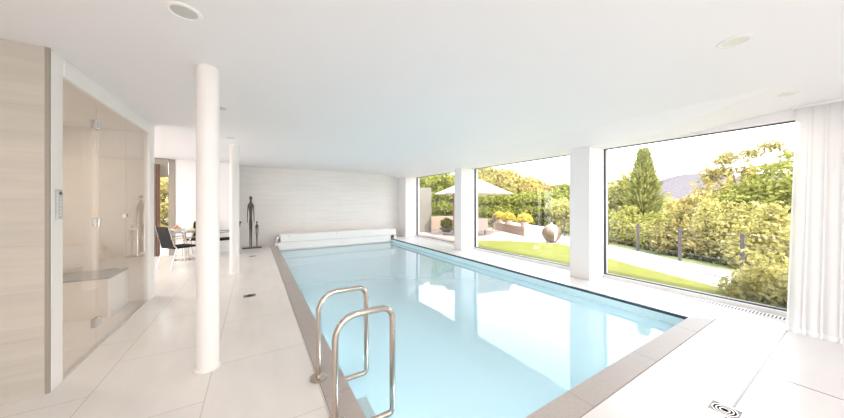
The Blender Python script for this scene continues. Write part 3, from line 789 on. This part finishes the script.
# conifer
def conifer(base, h, r, n, label):
    e = empty('conifer', base, label, 'tree')
    m = MB()
    for k in range(n):
        u = rnd.random()**.75
        z = .15+u*(h-.15); rr = r*min(1, (1-u)*1.9)**.8*(1+.25*math.sin(z*6+3*math.sin(k % 7)))+.02
        a = rnd.uniform(0, 2*PI); q = rnd.uniform(.25, 1.08)
        p = Vector((rr*q*math.cos(a), rr*q*math.sin(a), z))
        d = Vector((math.cos(a), math.sin(a), .9+rnd.uniform(-.3, .5))).normalized()
        s_ = rnd.uniform(.08, .22)*(1.15-.4*u)
        side = d.cross(Vector((rnd.gauss(0, 1), rnd.gauss(0, 1), rnd.gauss(0, 1)))).normalized()
        m.add([p, p+d*s_*.55+side*s_*.20, p+d*s_*1.35, p+d*s_*.55-side*s_*.20], [(0, 1, 2, 3)])
    m.build('foliage', LM['conifer'], e)
    m = MB(); m.tube([(0, 0, -.2), (0, 0, h*.5), (0, 0, h*.97)], [.07, .04, .01], 8); m.build('trunk', M['bark'], e)
def at(x, y): return (x, y, gz(x, y))
conifer(at(13.02, 4.74), 3.78, .42, 11000, 'tall narrow conifer standing behind the wire fence')

plant('tree', 'bushy green tree between the pillar and the conifer', 'tree', at(13.9, 6.25), [(0, 0, 1.9, 1.0, 1.0, .9), (.5, -.5, 1.3, .9, .9, 1.0), (-.4, .5, 1.1, .9, .9, 1.1), (-.1, -.6, 2.2, .5, .5, .5)], 9500, .08, 'lime', trunk=[([(0, 0, -.2), (0, 0, 1.6)], [.1, .05])], fill=.35, cs=.5, shoots=40)
x, y = 15.0, 1.45
plant('laurel', 'large dense dark green laurel behind the wire fence', 'shrub', at(x, y), [(0, 0, 2.2, 1.35, 1.35, 1.35), (-.3, 1.0, 1.7, 1.1, 1.1, 1.2), (.6, -1.0, 2.3, 1.4, 1.4, 1.5), (-.7, .2, 1.0, 1.1, 1.4, 1.1)], 15000, .085, 'dark', fill=.5, cs=.6, shoots=60)
plant('willow', 'soft golden willow shrub in the middle distance below the hill', 'shrub', at(18.6, 4.0), [(0, 0, 2.3, 1.0, 1.1, 1.2), (.3, -1.0, 2.6, 1.0, 1.0, 1.2), (-.4, .8, 1.7, .9, .9, 1.1), (0, 0, 1.0, 1.3, 1.3, 1.0)], 8000, .09, 'gold', up=-2, long=2.6, fill=.4, cs=.55, shoots=20)
# sparse spreading tree
tx, ty = 19.4, 3.1; tg = gz(tx, ty)
tr = []; bl = []
tips = [(-.6, 1.05, 4.3), (-.4, .75, 4.8), (-.1, .55, 5.0), (.3, -.1, 5.15), (.5, -.6, 5.4), (.5, -1.2, 4.9), (-.3, .7, 4.3), (.3, -.8, 4.4), (-.2, 1.2, 4.0), (.9, -1.7, 4.9), (0, 0, 4.3)]
for k, t_ in enumerate(tips):
    tr.append(([(0, 0, -.2), (t_[0]*.15, t_[1]*.15, 1.9), (t_[0]*.55, t_[1]*.5, 3.2), t_], [.10, .07, .035, .012]))
    bl.append((t_[0], t_[1], t_[2], .48, .48, .30))
plant('spreading_tree', 'sparse spreading tree with bare branches showing above the laurel', 'tree', (tx, ty, tg), bl, 2600, .085, 'olive', trunk=tr, core=False, fill=.1)
# fence side shrubs
SH = [((9.7, 1.1), .62, 'pale', 'pale leafy shrub against the fence behind the curtain end'),
      ((10.6, 1.75), .66, 'pale', 'tall pale yellow shrub rising in front of the laurel'),
      ((10.15, 2.75), .55, 'olive', 'olive green shrub behind the fence below the laurel'),
      ((10.9, 3.45), .50, 'lime', 'lime green shrub behind the fence below the willow'),
      ((11.3, 4.5), .55, 'lime', 'light green shrub at the foot of the conifer'),
      ((11.7, 5.6), .6, 'lime', 'lime shrub behind the fence beside the bushy tree'),
      ((11.7, 2.6), .8, 'pale', 'rounded yellow green shrub behind the olive shrub')]
for (x, y), r_, lm, lab in SH:
    h = r_*1.5
    plant('shrub', lab, 'shrub', at(x, y), [(0, 0, h*.55, r_, r_, h*.62), (r_*.5, -r_*.6, h*.7, r_*.6, r_*.6, h*.45), (-r_*.4, r_*.6, h*.5, r_*.7, r_*.7, h*.5), (.1, .1, h*1.15, r_*.42, r_*.42, h*.35)], 5200, .058, lm, 'shrubs along the wire fence', fill=.25, cs=.5, shoots=45)
plant('shrub', 'low bush with pale leaf tips growing right outside the window', 'shrub', at(6.45, .62), [(0, 0, .22, .42, .48, .30), (.35, .25, .24, .35, .38, .26), (-.15, -.45, .24, .38, .4, .32), (-.12, .42, .14, .28, .3, .2), (.3, -.4, .3, .4, .4, .32)], 5200, .046, 'pale', fill=.3, cs=.5, shoots=30)

# trees further away
FT = [((16.3, 17.2), 4.6, 2.2, 'olive', 'tree', 'broad olive coloured tree rising behind the parasol'),
      ((18.9, 16.8), 4.3, 2.0, 'gold', 'tree', 'golden tree showing above the ivy hedge'),
      ((21.2, 16.0), 3.6, 1.8, 'gold', 'tree', 'smaller golden tree sloping down from the ivy hedge'),
      ((22.4, 14.3), 2.7, 1.4, 'olive', 'tree', 'low olive tree beyond the hedge and the globe'),
      ((18.3, 11.0), 2.6, 1.2, 'ivy', 'tree', 'dark round tree beside the square pillar beyond the globe'),
      ((10.6, 18.0), 4.0, 2.2, 'ivy', 'tree', 'green tree overtopping the tall hedge by the parasol'),
      ((27.5, 9.5), 1.9, 2.4, 'lime', 'tree', 'light green tree in the valley behind the conifer'),
      ((30.5, 7.0), 1.4, 2.4, 'olive', 'tree', 'olive tree in the valley below the hill'),
      ((24.5, 6.6), 1.2, 1.6, 'lime', 'tree', 'yellow green tree in the valley in front of the willow')]
for (x, y), top, r_, lm, nm, lab in FT:
    g0 = gz(x, y); H = top-g0
    plant(nm, lab, 'tree', (x, y, g0), [(0, 0, H*.62, r_, r_, H*.36), (r_*.6, -r_*.5, H*.5, r_*.75, r_*.75, H*.3), (-r_*.6, r_*.5, H*.5, r_*.8, r_*.8, H*.33), (r_*.1, r_*.2, H*.82, r_*.6, r_*.6, H*.18), (0, 0, H*.3, r_*1.1, r_*1.1, H*.3)], 7000, .15, lm, 'trees beyond the garden', trunk=[([(0, 0, -.3), (0, 0, H*.6)], [.14, .07])])

# hills
vs, fs = [], []
na, nrr = 90, 7
for j in range(nrr):
    rad = 380+j*90
    for i in range(na):
        b_ = R(10+i*1.0)      # bearing from the Y axis
        hgt = 40*math.exp(-((math.degrees(b_)-75)/10)**2)+30*math.exp(-((math.degrees(b_)-57)/5.5)**2)+20*math.exp(-((math.degrees(b_)-88)/9)**2)+13+3*math.sin(i*.7)
        prof = math.sin(PI*min(1, j/(nrr-1))*.5+.0) if j < nrr else 1
        vs.append((rad*math.sin(b_), rad*math.cos(b_), -8+hgt*prof*rad/700))
for j in range(nrr-1):
    for i in range(na-1):
        a = j*na+i; fs.append((a, a+1, a+na+1, a+na))
m = MB(); m.add(vs, fs); struct(m.build('hills', M['hill'], smooth=True), 'hazy mauve hill on the horizon')
m = MB(); m.box(70, 900, -300, 900, -9, -7); m.box(-300, 900, 72, 900, -9, -7); struct(m.build('land', M['soil']))
# ------------------------------------------------------------------ daylight
w = bpy.data.worlds.new('sky'); sc.world = w; w.use_nodes = True
nt, N, L = w.node_tree, w.node_tree.nodes, w.node_tree.links
bg = N['Background']
tc = N.new('ShaderNodeTexCoord'); sp = N.new('ShaderNodeSeparateXYZ'); L.new(tc.outputs['Generated'], sp.inputs[0])
cr = N.new('ShaderNodeValToRGB'); L.new(sp.outputs['Z'], cr.inputs[0])
e0 = cr.color_ramp.elements
e0[0].position = 0; e0[0].color = (.96, .955, .95, 1); e0[1].position = .8; e0[1].color = (.72, .84, 1, 1)
e_ = e0.new(.3); e_.color = (.95, .965, 1, 1)
L.new(cr.outputs[0], bg.inputs['Color']); bg.inputs['Strength'].default_value = SKY
sd = bpy.data.lights.new('sun', 'SUN'); sd.energy = SUN; sd.angle = R(1.5); sd.color = (1, .93, .82)
so = bpy.data.objects.new('sun', sd); col.objects.link(so)
so.rotation_euler = Vector((-.10, -.60, .79)).to_track_quat('Z', 'Y').to_euler()
def portal(loc, rot, sx, sy):
    a = bpy.data.lights.new('window_portal', 'AREA'); a.shape = 'RECTANGLE'; a.size = sx; a.size_y = sy; a.cycles.is_portal = True
    o = bpy.data.objects.new('window_portal', a); col.objects.link(o); o.location = loc; o.rotation_euler = rot
for y0, y1 in ((6.55, 9.67), (3.02, 6.22), (.46, 2.655), (-3.3, -1.6)):
    portal((5.78, (y0+y1)/2, 1.2), (R(90), 0, R(90)), y1-y0, 2.4)
portal((.2, -3.78, 1.2), (R(90), 0, R(0)), 4.4, 2.4)
portal((-4.78, 7.5, 1.2), (R(90), 0, R(-90)), 3, 2.4)
portal((-2.7, 9.85, 1.25), (R(90), 0, R(180)), 1.8, 2.5)
cam = bpy.data.cameras.new('camera'); co = bpy.data.objects.new('camera', cam); col.objects.link(co)
co.location = (0, 0, 1.4); co.rotation_euler = (R(90), 0, -R(31.2088))
cam.sensor_fit = 'HORIZONTAL'; cam.sensor_width = 36; cam.lens = 36*275.654/844; cam.shift_y = -7/844; cam.clip_end = 3000; cam.clip_start = .02
sc.camera = co
vs_ = sc.view_settings
sc.display_settings.display_device = 'sRGB'
vs_.view_transform = 'Standard'; vs_.look = 'None'; vs_.gamma = 1; vs_.use_curve_mapping = False; vs_.exposure = EXPOSURE
